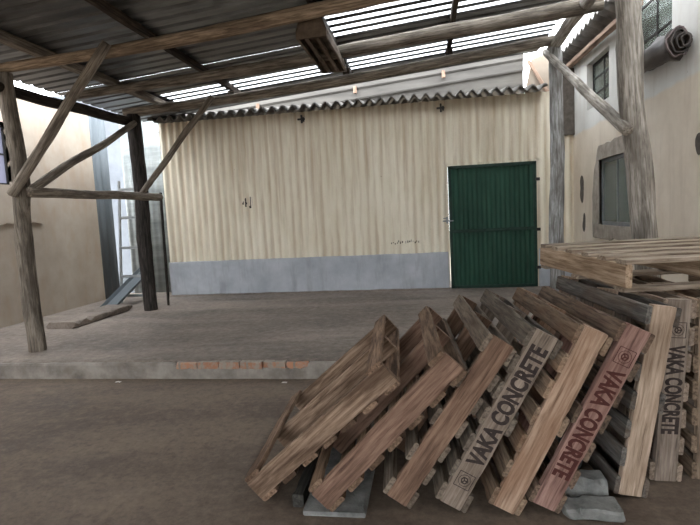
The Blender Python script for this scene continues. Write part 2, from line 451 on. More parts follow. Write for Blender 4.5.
# box room with cream corrugated front
BX0 = -4.74; DX0, DX1, DTOP = .40, 1.82, 2.24; BY = 8.7; BT = 3.34
def clad_bm(parts, pitch=.135, amp=.019):
    bm = bmesh.new()
    for (x0, x1, z0, z1) in parts:
        n = max(2, int((x1 - x0) / pitch * 10)); nz = 8
        g = [[bm.verts.new((x0 + (x1-x0)*i/n, BY - amp * math.sin(2*PI*(x0 + (x1-x0)*i/n)/pitch) + .004*noise.noise(Vector((i*.02, j*.7, 1))), z0 + (z1-z0)*j/nz)) for i in range(n+1)] for j in range(nz+1)]
        for j in range(nz):
            for i in range(n): bm.faces.new((g[j][i], g[j][i+1], g[j+1][i+1], g[j+1][i]))
    return bm
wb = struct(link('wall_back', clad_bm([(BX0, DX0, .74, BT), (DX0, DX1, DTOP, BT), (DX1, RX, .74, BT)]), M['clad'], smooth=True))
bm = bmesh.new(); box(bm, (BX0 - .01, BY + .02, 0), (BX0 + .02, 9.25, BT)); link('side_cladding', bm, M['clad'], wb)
# solid backing of the clad room (also its side)
bm = bmesh.new(); box(bm, (BX0 + .05, BY + .03, SZ), (DX0 - .02, BY + .09, BT)); box(bm, (DX1 + .02, BY + .03, SZ), (RX, BY + .09, BT)); box(bm, (DX0 - .02, BY + .03, DTOP + .03), (DX1 + .02, BY + .09, BT))
link('backing', bm, M['timber_dark'], wb)
# dado
def dado(name, x0, x1):
    bm = bmesh.new(); n = int((x1 - x0) * 10) + 2; rings = []
    for i in range(n + 1):
        x = x0 + (x1 - x0) * i / n; t = .80 + .008 * noise.noise(Vector((x * 2, 0, 0)))
        rings.append([(x, BY + .02, SZ - .02), (x, BY - .04, SZ - .02), (x, BY - .04, t - .008), (x, BY - .032, t), (x, BY + .02, t)])
    loft(bm, rings); recalc(bm); return struct(link(name, bm, M['dado']))
dado('baseboard_left', BX0, DX0 - .03); dado('baseboard_right', DX1 + .03, RX)
# dirt ledge at the dado foot
bm = bmesh.new(); rings = []
for i in range(81):
    x = BX0 + (DX0 - BX0) * i / 80
    h = .02 + .02 * abs(noise.noise(Vector((x * 3, 2, 0))))
    rings.append([(x, BY - .03, SZ - .01), (x, BY - .16 - .05 * noise.noise(Vector((x * 2, 0, 4))), SZ - .01), (x, BY - .09, SZ + h * .6), (x, BY - .03, SZ + h)])
loft(bm, rings); recalc(bm); struct(link('trim_3', bm, M['slab'], smooth=True))

# ------------------------------------------------------------------ green door
d = empty('door_1', Matrix.Translation((DX0, BY - .05, SZ))); struct(d)
DW = DX1 - DX0; DH = DTOP - SZ
fr = bmesh.new()
for lo, hi in (((0,-.02,0),(.05,.03,DH)), ((DW-.05,-.02,0),(DW,.03,DH)), ((0,-.02,DH-.05),(DW,.03,DH)), ((.0,-.02,0),(DW,.03,.05))): box(fr, lo, hi, .003)
link('door_frame', fr, M['green_dark'], d)
def door_sheet(z0, z1, y):
    bm = bmesh.new(); p = .076; n = int((DW - .1) / p * 8)
    g = [[bm.verts.new((.05 + (DW-.1)*i/n, y - .009 * math.sin(2*PI*(DW-.1)*i/n/p), z)) for i in range(n+1)] for z in (z0, (z0+z1)/2, z1)]
    for a, b in zip(g, g[1:]):
        for i in range(n): bm.faces.new((a[i], a[i+1], b[i+1], b[i]))
    return bm
link('upper_panel', door_sheet(DH*.47, DH-.05, .012), M['green'], d, smooth=True)
link('lower_panel', door_sheet(.05, DH*.47, .0), M['green'], d, smooth=True)
bm = bmesh.new(); box(bm, (.05,-.022,DH*.46), (DW-.05,.01,DH*.46+.05), .003); link('middle_rail', bm, M['green_dark'], d)
bm = bmesh.new(); box(bm, (-.11,-.045,DH*.555), (.07,-.02,DH*.555+.022), .003); box(bm, (-.10,-.04,DH*.555+.05), (-.02,-.018,DH*.555+.065), .003); box(bm, (-.05,-.05,DH*.555-.03), (-.02,-.02,DH*.555+.08), .003)
o = link('latch', bm, M['steel'], d); o['label'] = 'pale metal sliding latch'
for z in (.30, .93, 1.75):
    bm = bmesh.new(); box(bm, (DW-.02,-.04,z), (DW+.05,-.015,z+.05), .004); link('hinge', bm, M['steel_dark'], d)
bm = bmesh.new(); box(bm, (DX0 - .04, BY - .02, SZ), (DX0 - .005, BY + .03, DTOP + .04), .003); box(bm, (DX1 + .005, BY - .02, SZ), (DX1 + .06, BY + .03, DTOP + .04), .003); box(bm, (DX0-.04, BY-.02, DTOP+.005), (DX1+.06, BY+.03, DTOP+.04), .003)
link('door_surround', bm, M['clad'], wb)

# writing on the cladding
def text_mesh(s, size, emb=.0, sx=1.0, ext=.0006):
    cu = bpy.data.curves.new('t', 'FONT'); cu.body = s; cu.size = size; cu.offset = emb; cu.extrude = ext; cu.resolution_u = 3
    ob = bpy.data.objects.new('t', cu); COL.objects.link(ob)
    dg = bpy.context.evaluated_depsgraph_get(); me = bpy.data.meshes.new_from_object(ob.evaluated_get(dg))
    bpy.data.objects.remove(ob); bpy.data.curves.remove(cu)
    for v in me.vertices: v.co.x *= sx
    return me
def put_text(name, s, size, m, M4, parent, emb=0., sx=1.):
    me = text_mesh(s, size, emb, sx); me.name = name; me.materials.clear(); me.materials.append(m)
    o = bpy.data.objects.new(name, me); COL.objects.link(o); o.parent = parent; o.matrix_local = M4; return o, me
UP = Matrix.Rotation(PI/2, 4, 'X')
put_text('painted_mark', '4', .20, M['mark'], Matrix.Translation((-3.24, BY - .016, 1.76)) @ UP, wb, .010, .8)
put_text('painted_mark', 'J', .20, M['mark'], Matrix.Translation((-3.10, BY - .016, 1.78)) @ UP, wb, .012, .9)
# small illegible smudges left of the door
bm = bmesh.new()
rr = random.Random(3)
for i in range(16):
    x = -.60 + .50 * i / 16; z = .985 + rr.uniform(-.02, .02); w = rr.uniform(.008, .02); h = rr.uniform(.015, .045)
    box(bm, (x, BY - .0165, z), (x + w, BY - .0145, z + h))
link('smudged_mark', bm, M['mark'], wb)
# brackets that hang below the box roof edge
for i, (bx_, lab) in enumerate(((-2.06, 'small dark bracket under the wavy roof edge, left of the middle of the cream wall'), (.32, 'small dark bracket under the wavy roof edge, above the left side of the green door'))):
    bm = bmesh.new(); box(bm, (-.015,-.03,-.14), (.015,.0,.0), .003); box(bm, (-.07,-.045,-.09), (.06,-.015,-.06), .004); box(bm, (.02,-.05,-.12), (.05,-.02,-.045), .003)
    o = link('roof_bracket', bm, M['steel_dark'], matrix=Matrix.Translation((bx_, BY - .02, BT - .06))); tag(o, lab, 'bracket')
# wavy fibre cement roof over the box room
o = corr_sheet('ceiling_box_room', (BX0 - .04, 8.40, 3.34), (1,0,0), (0,1,.16), 6.74, .85, .185, .046, (0,0,1), M['asbestos'], th=.028, nv=3)
struct(o)
# dark beam visible through the waves
# upper rear wall of flat grey sheets above the box roof
bm = bmesh.new()
def skew_strip(bm, x0, x1, a0, a1, y, th=.01, s=.085):
    z = lambda x, a: a + s * (x + 4.4)
    v = [(x0, y, z(x0,a0)), (x1, y, z(x1,a0)), (x1, y, z(x1,a1)), (x0, y, z(x0,a1))]
    f = [bm.verts.new(p) for p in v]; b = [bm.verts.new((p[0], p[1]+th, p[2])) for p in v]
    bm.faces.new(f); bm.faces.new(b[::-1])
    for i in range(4): bm.faces.new((f[i], b[i], b[(i+1)%4], f[(i+1)%4]))
skew_strip(bm, -5.0, 1.75, 2.9, 3.32, 9.22)
skew_strip(bm, -5.0, 1.75, 3.30, 3.50, 9.19)
skew_strip(bm, -5.0, 1.75, 3.48, 3.64, 9.16)
recalc(bm); struct(link('wall_upper_back', bm, M['rear_sheet']))
bm = bmesh.new()
for a in (3.315, 3.495): skew_strip(bm, -5.0, 1.75, a, a + .018, 9.14, .02)
recalc(bm); o = link('seam_lath', bm, M['rear_sheet'], bpy.data.objects['wall_upper_back'])
# plastered gable piece at the right end and the dark recess beside the post
bm = bmesh.new()
v = [(1.72, 9.0, 3.30), (2.42, 9.0, 3.30), (2.42, 9.0, 3.75), (2.05, 9.0, 4.02), (1.86, 9.0, 3.95)]
f = [bm.verts.new(p) for p in v]; b_ = [bm.verts.new((p[0], 9.1, p[2])) for p in v]
bm.faces.new(f); bm.faces.new(b_[::-1])
for i in range(5): bm.faces.new((f[i], b_[i], b_[(i+1)%5], f[(i+1)%5]))
recalc(bm); struct(link('wall_gable', bm, M['lwall']))
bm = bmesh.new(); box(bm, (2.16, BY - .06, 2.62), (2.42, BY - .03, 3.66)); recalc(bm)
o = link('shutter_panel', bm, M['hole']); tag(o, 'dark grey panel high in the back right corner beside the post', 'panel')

# unseen wall added behind the camera to cut front light, with a wide opening
bm = bmesh.new()
box(bm, (-6.2, -3.2, 0), (-4.2, -3.0, 3.9)); box(bm, (0, -3.2, 0), (2.65, -3.0, 3.9)); box(bm, (-4.2, -3.2, 2.35), (0, -3.0, 3.9))
struct(link('wall_front_added', bm, M['lwall']))
# ------------------------------------------------------------------ windows
def window(name, wall_x, side, y0, y1, z0, z1, nx, nz, mglass, mbar, depth=.08, bar=.03):
    w = empty(name, Matrix.Translation((wall_x + side * depth, y0, z0))); struct(w)
    W, Hh = y1 - y0, z1 - z0
    bm = bmesh.new()
    for lo, hi in (((-.02,0,0),(.02,bar,Hh)), ((-.02,W-bar,0),(.02,W,Hh)), ((-.02,0,0),(.02,W,bar)), ((-.02,0,Hh-bar),(.02,W,Hh))): box(bm, lo, hi, .003)
    link('window_frame', bm, mbar, w)
    bm = bmesh.new()
    for i in range(1, nx): box(bm, (-.012, W*i/nx - .012, bar), (.012, W*i/nx + .012, Hh-bar))
    for j in range(1, nz): box(bm, (-.010, bar, Hh*j/nz - .012), (.010, W-bar, Hh*j/nz + .012))
    if nx > 1 or nz > 1: link('glazing_bars', bm, mbar, w)
    else: bm.free()
    bm = bmesh.new(); box(bm, (-.003, bar*.5, bar*.5), (.003, W-bar*.5, Hh-bar*.5)); link('pane', bm, mglass, w)
    return w
window('window_1', LX, -1, *LW, 3, 2, M['frost'], M['steel_dark'])
w1 = window('window_2', RX, 1, *W1, 2, 1, M['glass'], M['steel'], .05, .05)
window('window_3', RX, 1, *W2, 2, 3, M['glass'], M['steel_dark'], .10, .03)
window('window_4', RX, 1, *W3, 2, 3, M['glass'], M['steel_dark'], .10, .03)
# rooms behind the right windows, and a curtain in the lower one
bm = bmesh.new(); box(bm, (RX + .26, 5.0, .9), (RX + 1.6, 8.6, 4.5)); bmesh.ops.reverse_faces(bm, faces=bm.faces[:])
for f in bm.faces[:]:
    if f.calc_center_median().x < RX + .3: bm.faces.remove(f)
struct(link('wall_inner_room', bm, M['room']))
bm = bmesh.new(); rings = []
for i in range(60):
    y = 6.92 + .30 * i / 59
    rings.append([(RX + .22 + .012 * math.sin(i * .9), y, 1.22), (RX + .22 + .012 * math.sin(i * .9 + .3), y, 2.09)])
vs = [[bm.verts.new(p) for p in r] for r in rings]
for a, b in zip(vs, vs[1:]): bm.faces.new((a[0], b[0], b[1], a[1]))
o = link('window_curtain', bm, M['curtain'], smooth=True); tag(o, 'pale curtain strip hanging inside the lower right window', 'curtain')
# rough cement surrounds (irregular patches of exposed cement)
def patch(name, x, side, loop, hole, m, parent=None, th=.012, seed=0):
    """irregular flat ring or blob on a wall of constant X"""
    bm = bmesh.new()
    n = 72
    def pt(poly, t):
        # walk perimeter
        P = [Vector(p) for p in poly]; ls = [(P[(i+1)%len(P)] - P[i]).length for i in range(len(P))]; T = sum(ls) * t
        for i, l in enumerate(ls):
            if T <= l: return P[i].lerp(P[(i+1)%len(P)], T / l)
            T -= l
        return P[0]
    outer, inner = [], []
    c = sum((Vector(p) for p in loop), Vector((0,0))) / len(loop)
    for i in range(n):
        a = pt(loop, i / n); nz = noise.noise(Vector((a.x * 6, a.y * 6, seed))) * .05
        a = a + (a - c).normalized() * nz; outer.append(a)
        if hole: inner.append(pt(hole, i / n))
    ov = [bm.verts.new((x + side * th * .3, p.x, p.y)) for p in outer]
    ov2 = [bm.verts.new((x - side * th, c.x + (p.x - c.x) * .985, c.y + (p.y - c.y) * .985)) for p in outer]
    for i in range(n): bm.faces.new((ov[i], ov[(i+1)%n], ov2[(i+1)%n], ov2[i]))
    if hole:
        iv = [bm.verts.new((x - side * th, p.x, p.y)) for p in inner]; iv2 = [bm.verts.new((x + side * .1, p.x, p.y)) for p in inner]
        for i in range(n):
            j = (i+1) % n
            bm.faces.new((ov2[i], ov2[j], iv[j], iv[i])); bm.faces.new((iv[i], iv[j], iv2[j], iv2[i]))
    else:
        bm.faces.new(ov2)
    recalc(bm); return link(name, bm, m, parent)
def rect(y0, y1, z0, z1): return [(y0,z0),(y1,z0),(y1,z1),(y0,z1)]
wr = bpy.data.objects['wall_right']; wl = bpy.data.objects['wall_left']
patch('cement_surround', RX, 1, [(6.25,1.02),(7.75,1.0),(7.78,1.4),(7.66,2.05),(7.5,2.28),(6.25,2.34)], rect(W1[0], W1[1], W1[2], W1[3]), M['cement'], wr, .014, 1)
for k, (yy, zz, a, b) in enumerate(((8.28, 1.74, .10, .22), (8.18, 1.22, .07, .14), (4.92, 1.97, .06, .10))):
    patch('plaster_hole', RX, 1, [(yy + a*math.cos(t*PI/6), zz + b*math.sin(t*PI/6)) for t in range(12)], None, M['hole'], wr, .004, k + 4)
patch('cement_surround', LX, -1, [(5.2,1.95),(5.2,1.60),(7.08,1.62),(7.10,2.3),(7.02,3.2),(6.0,3.25),(5.2,3.2)], rect(*LW), M['lwall'], wl, .03, 3)

# ------------------------------------------------------------------ main roof
RS = .085
def rz(x): return 3.36 + RS * (x + 4.4)
# corrugations run along X (down the slope); sheet lies in panels along Y; gaps of clear sheet
dirx = Vector((1, 0, RS)).normalized()
X0, X1 = -4.98, 1.86
Ltot = (Vector((X1,0,rz(X1))) - Vector((X0,0,rz(X0)))).length
roofp = empty('ceiling'); struct(roofp)
def roof_strip(y0, y1, xa, xb, m, dz=0., name='roof_sheet'):
    L = (xb - xa) / dirx.x
    return corr_sheet(name, (xa, y0, rz(xa) + .06 + dz), (0,1,0), dirx, y1 - y0, L, .19, .035, (0,0,1), m, th=.003, nv=4, kind='box', parent=roofp)
P_ = .19
y = -1.4
ys = [y + P_ * i for i in range(200)]
def clear(yc, xa_only=False): return
ya = -3.0; yb = ya + P_*44.5          # 5.455
roof_strip(ya, yb, X0, X1, M['roof'])
roof_strip(yb, yb + P_*5, X0, -1.15, M['roof'], .004)
y2 = yb + P_*9.6                        # 7.28
roof_strip(yb + P_*5, y2, X0, X1, M['roof'])
roof_strip(y2, y2 + P_*3, X0, -3.9, M['roof'], .004)
roof_strip(y2 + P_*3, 8.60, X0, X1, M['roof'])
for (a, n, xa) in ((yb, 5, -1.17), (y2, 3, -3.92)):
    bm = bmesh.new()
    for k in range(n):
        y0 = a + k * P_
        rings = [[(x, y0, rz(x)+.06), (x, y0+.54*P_, rz(x)+.06), (x, y0+.54*P_, rz(x)+.063), (x, y0, rz(x)+.063)] for x in (xa, (xa+X1)/2, X1)]
        loft(bm, rings)
    recalc(bm); link('clear_sheet', bm, M['roof_clear'], roofp)
    bm = bmesh.new()
    for k in range(n):
        y0 = a + k * P_
        pr = [(.52, -.002), (.64, .035), (.90, .035), (1.01, -.002)]
        rings = [[(x, y0 + f*P_, rz(x)+.06+h) for f, h in pr] + [(x, y0 + f*P_, rz(x)+.064+h) for f, h in pr[::-1]] for x in (xa, (xa+X1)/2, X1)]
        loft(bm, rings)
    recalc(bm); link('roof_rib', bm, M['roof'], roofp)

# purlins (run along Y, on top of the rafters)
for i, (px, y0, y1, lab) in enumerate(((-4.02, 1.0, 8.0, 'dark roof timber nearest the left eave'), (-2.82, 1.0, 8.15, 'dark roof timber second from the left eave'),
                       (-1.05, 1.0, 8.15, 'dark roof timber above the hanging batten frame'), (.41, 1.0, 8.2, 'dark roof timber furthest right, above the left side of the green door'))):
    wv = .12 if i == 0 else .06
    M_, L_ = frame_z((px, y0, rz(px) + .012), (px, y1, rz(px) + .012))
    bm = bmesh.new(); board(bm, (-wv/2, -.042, 0), (wv/2, .042, L_), 'z', i, rough=.008, chip=.01, n=24)
    o = link('roof_purlin', bm, M['timber_dark'] if i else M['log'], matrix=M_); tag(o, lab, 'roof beam')
# short blocks where purlins meet rafters
# rafters
pole('roof_rafter', (-4.60, 4.93, 3.245), (2.3, 4.93, 3.79), .052, .085, M['log_brown'], 'thick pale brown round rafter nearest the camera, resting on the front left post', 'roof pole', seed=1, bend=.03, sag=.06)
pole('roof_rafter', (-4.55, 6.10, 3.23), (2.0, 6.10, 3.69), .052, .09, M['log'], 'round rafter in the middle of the roof, ending in a blunt point', 'roof pole', seed=2, bend=.03, sag=.05)
pole('roof_rafter', (-4.50, 7.27, 3.24), (1.80, 7.27, 3.70), .068, .068, M['log'], 'round rafter nearest the cream wall, above the green door', 'roof pole', seed=3, bend=.02, sag=.065)
# stubs at joints
for i, (sx, sy) in enumerate(((-2.82, 7.55), (-1.05, 7.5), (.41, 7.5))):
    z = rz(sx)
    bm = bmesh.new(); board(bm, (-.05,-.16,-.13), (.05,.14,-.035), 'y', i, rough=.005, n=6)
    o = link('timber_cleat', bm, M['timber_dark'], matrix=Matrix.Translation((sx, sy, z + .005)))
    tag(o, ('short dark block under the second roof timber from the left', 'short dark block behind the hanging batten frame', 'short dark block under the rightmost roof timber')[i], 'timber block')
# small pale nailed blocks on the back pole
for i, sx in enumerate((-2.98, -1.16, .40)):
    bm = bmesh.new(); board(bm, (-.03,-.02,-.09), (.03,.02,.03), 'z', i, n=4)
    o = link('timber_cleat', bm, M['timber_pink'], matrix=Matrix.Translation((sx, 9.12, rz(sx) + .13)))
    tag(o, ('small pale wooden cleat on top of the upper back wall, leftmost of three', 'small pale wooden cleat on top of the upper back wall, middle of three', 'small pale wooden cleat on top of the upper back wall, rightmost of three')[i], 'timber block')

# hanging batten frame
f0 = Vector((-1.06, 5.05, 3.30)); f1 = Vector((-1.02, 6.32, 3.30))
fm, fl = frame_z(f0, f1)
fr = empty('batten_frame', Matrix.Translation((-1.055, 5.05, 3.28))); tag(fr, 'brown batten frame hanging below the roof between two rafters', 'hanging frame')
L_ = 1.28
def bt(name, lo, hi, seed, m=M['rust'], axis='y'):
    bm = bmesh.new(); board(bm, lo, hi, axis, seed, rough=.003, n=10); return link(name, bm, m, fr)
bt('side_rail', (-.155,0,0), (-.13,L_,.07), 1); bt('side_rail', (.13,0,0), (.155,L_,.07), 2)
bt('batten', (-.075,0,0), (-.035,L_,.03), 3); bt('batten', (.03,0,0), (.07,L_,.03), 4)
bt('top_board', (-.12,0,.16), (.12,L_,.175), 5)
for s in (-1, 1):
    bm = bmesh.new()
    v = [(s*.155,0,.07),(s*.12,0,.175),(s*.12,L_,.175),(s*.155,L_,.07)]
    vv = [bm.verts.new(p) for p in v]; v2 = [bm.verts.new((p[0]-s*.01,p[1],p[2])) for p in v]
    bm.faces.new(vv); bm.faces.new(v2[::-1])
    for i in range(4): bm.faces.new((vv[i], v2[i], v2[(i+1)%4], vv[(i+1)%4]))
    recalc(bm); link('side_board', bm, M['rust'], fr)
for yy in (0, L_ - .03):
    bm = bmesh.new(); a = [(-.155,yy,0),(.155,yy,0),(.155,yy,.07),(.12,yy,.175),(-.12,yy,.175),(-.155,yy,.07)]
    va = [bm.verts.new(p) for p in a]; vb = [bm.verts.new((p[0],p[1]+.03,p[2])) for p in a]
    bm.faces.new(va); bm.faces.new(vb[::-1])
    for i in range(6): bm.faces.new((va[i], vb[i], vb[(i+1)%6], va[(i+1)%6]))
    recalc(bm); link('end_board', bm, M['rust'], fr)
for yy in (.04, L_ - .08):
    bm = bmesh.new(); box(bm, (-.008,yy,.17), (.008,yy+.015,.36)); link('hanger', bm, M['steel_dark'], fr)

# ------------------------------------------------------------------ posts, beams and braces
pole('support_post', (-4.36, 4.92, SZ - .03), (-4.40, 4.93, 3.20), .092, .078, M['log'], 'round wooden post nearest the camera on the left, beside the window', 'post', seed=4, bend=.04)
pole('support_post', (-4.35, 7.27, SZ - .03), (-4.36, 7.27, 3.20), .105, .105, M['log_dark'], 'dark round post standing before the bright gap in the back left corner', 'post', seed=5, bend=.02)
pole('support_post', (1.80, 7.27, SZ - .03), (1.80, 7.27, 3.60), .10, .085, M['log_white'], 'grey round post standing right of the green door', 'post', seed=6, bend=.02)
pole('support_post', (2.03, 4.93, SZ - .03), (1.81, 4.93, 3.70), .10, .105, M['log_pale'], 'thick pale tree trunk post in front of the right wall windows', 'post', seed=7, bend=.02, knots=.16)
pole('eave_beam', (-4.42, 4.70, 3.04), (-4.42, 7.45, 3.10), .06, .07, M['timber_dark'], 'dark round beam joining the tops of the two left posts', 'beam', seed=8)
pole('eave_beam', (1.83, 4.6, 3.72), (1.80, 7.50, 3.64), .075, .07, M['log_pale'], 'pale round beam joining the tops of the two right posts', 'beam', seed=9)
pole('timber_brace', (-4.34, 4.78, 1.90), (-3.12, 4.84, 3.36), .052, .052, M['log'], 'diagonal brace rising from the front left post to the nearest rafter', 'brace', seed=10, bend=.01)
pole('timber_brace', (-4.26, 4.95, 1.95), (-4.28, 7.15, 3.05), .05, .045, M['log'], 'sloping pole from the front left post up to the dark back left post', 'brace', seed=11, bend=.015)
pole('timber_brace', (-4.24, 4.90, 1.93), (-4.22, 7.60, 1.95), .055, .06, M['log'], 'level pole tying the two left posts together', 'brace', seed=12, bend=.012)
pole('timber_brace', (-4.24, 7.12, 2.00), (-3.02, 7.16, 3.34), .045, .045, M['log'], 'diagonal brace rising from the dark left post to the back rafter', 'brace', seed=14, bend=.015)
pole('timber_brace', (1.72, 7.50, 3.62), (1.79, 4.82, 2.13), .045, .055, M['log_pale'], 'diagonal brace between the two right posts', 'brace', seed=15, bend=.01)
o = timber('timber_strut', (1.78, 8.95, 3.92), (2.09, 8.95, 3.38), .05, .04, M['timber_pink'], 'thin pinkish strut against the gable piece above the cream wall', 'strut', seed=3)
o = timber('canopy_beam', (2.34, 9.0, 3.70), (2.30, 5.9, 3.58), .09, .06, M['timber_pink'], 'pinkish timber along the right wall under the wavy canopy', 'beam', seed=4)
o = corr_sheet('canopy_sheet', (2.16, 6.05, 3.82), (0,1,0), (.26,0,-.12), 2.75, .285, .185, .028, (0,0,1), M['asbestos'], th=.01, nv=2)
tag(o, 'grey wavy canopy sheet sloping down to the right wall above the upper window', 'roof sheet')
# bundle under the front upper window
tb = empty('rolled_tarp', Matrix.Translation((2.31, 5.56, 2.91))); tag(tb, 'dark weathered roll sticking out below the upper window on the right wall', 'roll')
bm = bmesh.new(); rings = []
for k in range(15):
    t = k / 14; yy = -.48 + 1.02 * t; ring = []
    for i in range(22):
        a = 2*PI*i/22; r = .13 * (1 - .25*t) * (1 + .34*noise.noise(Vector((math.cos(a)*2, math.sin(a)*2, yy*5))) + .05*math.sin(a*5+yy*9))
        ring.append((r*math.cos(a)*.75, yy, r*math.sin(a) + .05*t))
    rings.append(ring)
loft(bm, rings); recalc(bm); link('roll', bm, M['tarp'], tb, smooth=True)
for k, r in enumerate((.125, .10, .072, .045)):
    bm = bmesh.new(); rings = []
    for i in range(25):
        a = 2*PI*i/24
        rn = r * (1 + .30 * noise.noise(Vector((math.cos(a)*1.6, math.sin(a)*1.6, k*2.)))); rings.append([((rn+dr)*math.cos(a)*.75 + .01*k, -.485-dy*(1+k), (rn+dr)*math.sin(a)*.9) for dr, dy in ((0,0),(.012,0),(.012,.02),(0,.02))])
    loft(bm, rings, cap=False); recalc(bm); link('roll_layer', bm, M['tarp_purple'] if k == 0 else M['tarp'], tb)
bm = bmesh.new(); board(bm, (-.10,.10,-.02), (-.075,.60,.27), 'y', 3, rough=.01, chip=.02, n=8); link('flap', bm, M['tarp_purple'], tb)
# cable beside the thick post
bm = bmesh.new(); rings = []
for k in range(14):
    t = k/13; z = 1.0 + 1.5*t; cx = .01*math.sin(t*6)
    rings.append([(.006*math.cos(a*PI/3), cx + .006*math.sin(a*PI/3), z) for a in range(6)])
loft(bm, rings); o = link('wall_cable', bm, M['steel_dark'], matrix=Matrix.Translation((2.405, 6.04, 0))); tag(o, 'thin dark cable running down the right wall beside the thick post', 'cable')

# ------------------------------------------------------------------ back left corner things
lad = empty('metal_ladder', Matrix.Translation((-5.33, 8.0, SZ))); tag(lad, 'grey metal ladder frame with wide spaced rungs behind the dark left post', 'ladder')
for x in (0, .50):
    bm = bmesh.new(); box(bm, (x-.02,-.015,0), (x+.02,.015,2.15), .003); link('rail', bm, M['steel'], lad)
for z in (.13, .47, .97, 1.50, 2.0):
    bm = bmesh.new(); box(bm, (0,-.02,z-.022), (.50,.02,z+.022), .003); link('rung', bm, M['steel'], lad)
lad.rotation_euler = (math.radians(-6), 0, math.radians(-3))
o = timber('leaning_bar', (-4.26, 7.66, SZ), (-4.25, 7.68, 2.03), .035, .035, M['log_dark'], 'thin dark bar leaning just right of the dark post', 'bar', seed=5)
M_, L_ = frame_z((-5.18, 7.35, SZ + .02), (-5.10, 8.55, .75))
bm = bmesh.new()
rings = [[(-.13,-.02,z),(-.11,.03,z),(.11,.03,z),(.13,-.02,z),(.135,-.02,z),(.115,.036,z),(-.115,.036,z),(-.135,-.02,z)] for z in (0, L_/2, L_)]
loft(bm, rings); recalc(bm); o = link('metal_gutter', bm, M['grey_dark_sheet'], matrix=M_); tag(o, 'grey folded metal channel leaning in the back left corner', 'metal channel')
bm = bmesh.new()
board(bm, (-5.15, 6.0, SZ), (-4.72, 7.35, SZ + .09), 'y', 9, rough=.012, chip=.03, n=16, bev=.012)
o = link('concrete_kerb', bm, M['slab']); tag(o, 'low concrete kerb on the raised floor by the left wall', 'kerb')

# ------------------------------------------------------------------ pallets
T = .165; t_ = .025; PL = .98; PW = 1.20; SW = .042
def pal_mats(key, lo, hi, deck_lo=None, deck_hi=None, stain=.5, sc=None):
    deck_lo = deck_lo or lo; deck_hi = deck_hi or hi
    st = sc or tuple(x*.4 for x in lo)
    return (wood(key + '_stringer', lo, hi, 'x', st, stain, vary=.05), wood(key + '_deck', deck_lo, deck_hi, 'y', st, stain))
def make_pallet(mat, label, mats, left, right, seed, text=None, cat='pallet', group=None, miss=(), T=.165, PL=.98):
    ms, md = mats
    root = empty('wooden_pallet', mat); tag(root, label, cat, group)
    st = []
    rr = random.Random(seed)
    for k, w in enumerate((0, PW/2 - SW/2, PW - SW)):
        bm = bmesh.new(); board(bm, (0, w, -(T - t_)), (PL, w + SW, -t_), 'x', seed + k, rough=.0016, chip=.005, n=22)
        st.append(link('stringer', bm, ms, root))
    bw = .098
    def deck(n, z0, z1, off):
        for i in range(n):
            if (off, i) in miss: continue
            u = (PL - bw) * i / (n - 1) + (rr.uniform(-.008, .008) if 0 < i < n-1 else 0)
            a = rr.uniform(-.002, .006); b = rr.uniform(-.006, .004)
            w_ = bw * rr.uniform(.93, 1.02)
            bm = bmesh.new(); board(bm, (max(0,u), a, z0), (min(PL, u + w_), PW + b, z1), 'y', seed * 9 + i + off * 20, rough=.002, chip=.007, n=18)
            link('deck_board', bm, md, root)
    deck(left, -t_, 0, 0)
    deck(right, -T, -(T - t_), 1)
    if text:
        u0, u1, flip, ink, logo_u = text
        o, me = put_text('lettering', 'VAKA CONCRETE', .10, ink, Matrix.Identity(4), st[0], .0042, 1.)
        xs = [v.co.x for v in me.vertices]; ys = [v.co.y for v in me.vertices]
        w0, h0 = max(xs) - min(xs), max(ys) - min(ys); xm, ym = min(xs), min(ys)
        hh = .090
        zc = -T / 2
        for v in me.vertices:
            a = (v.co.x - xm) / w0 * (u1 - u0); b = (v.co.y - ym) / h0 * hh - hh / 2; d_ = v.co.z
            if not flip: v.co = (u0 + a, -.0022 - d_, zc + b)
            else: v.co = (u1 - a, -.0022 - d_, zc - b)
        # emblem: square outline, ring and a small cube drawing
        bm = bmesh.new(); s = .040; w = .003
        def bar(p, q, w=w):
            p = Vector(p); q = Vector(q); d = (q - p).normalized(); n_ = Vector((-d.y, d.x)) * w / 2
            c = [p - n_, q - n_, q + n_, p + n_]
            f_ = [bm.verts.new((logo_u + v.x, -.0026, zc + v.y)) for v in c]; g_ = [bm.verts.new((logo_u + v.x, -.0014, zc + v.y)) for v in c]
            bm.faces.new(f_); bm.faces.new(g_[::-1])
            for i in range(4): bm.faces.new((f_[i], g_[i], g_[(i+1)%4], f_[(i+1)%4]))
        for a, b in (((-s,-s),(s,-s)),((s,-s),(s,s)),((s,s),(-s,s)),((-s,s),(-s,-s))): bar(a, b)
        ring = [(.030*math.cos(k*PI/8), .030*math.sin(k*PI/8)) for k in range(16)]
        for k in range(16): bar(ring[k], ring[(k+1)%16], .002)
        hx = [(.017*math.cos(k*PI/3+PI/6), .017*math.sin(k*PI/3+PI/6)) for k in range(6)]
        for k in range(6): bar(hx[k], hx[(k+1)%6], .005)
        for k in (0, 2, 4): bar((0,0), hx[k], .005)
        recalc(bm); link('emblem', bm, ink, st[0])
    return root
def lean(x, y, z, yaw, a, roll=0.):
    """pallet standing on a stringer end: local x up along the stringer, y = depth, z = towards upper left"""
    ps = math.radians(yaw); a = math.radians(a)
    w = Vector((-math.sin(ps), math.cos(ps), 0)); r = Vector((math.cos(ps), math.sin(ps), 0)); k = Vector((0,0,1))
    u = math.cos(a)*r + math.sin(a)*k; h = math.sin(a)*r - math.cos(a)*k
    O = Vector((x, y, z + T*max(0, math.cos(a))))
    Mx = Matrix((u, w, -h)).transposed().to_4x4(); Mx.translation = O
    return Mx
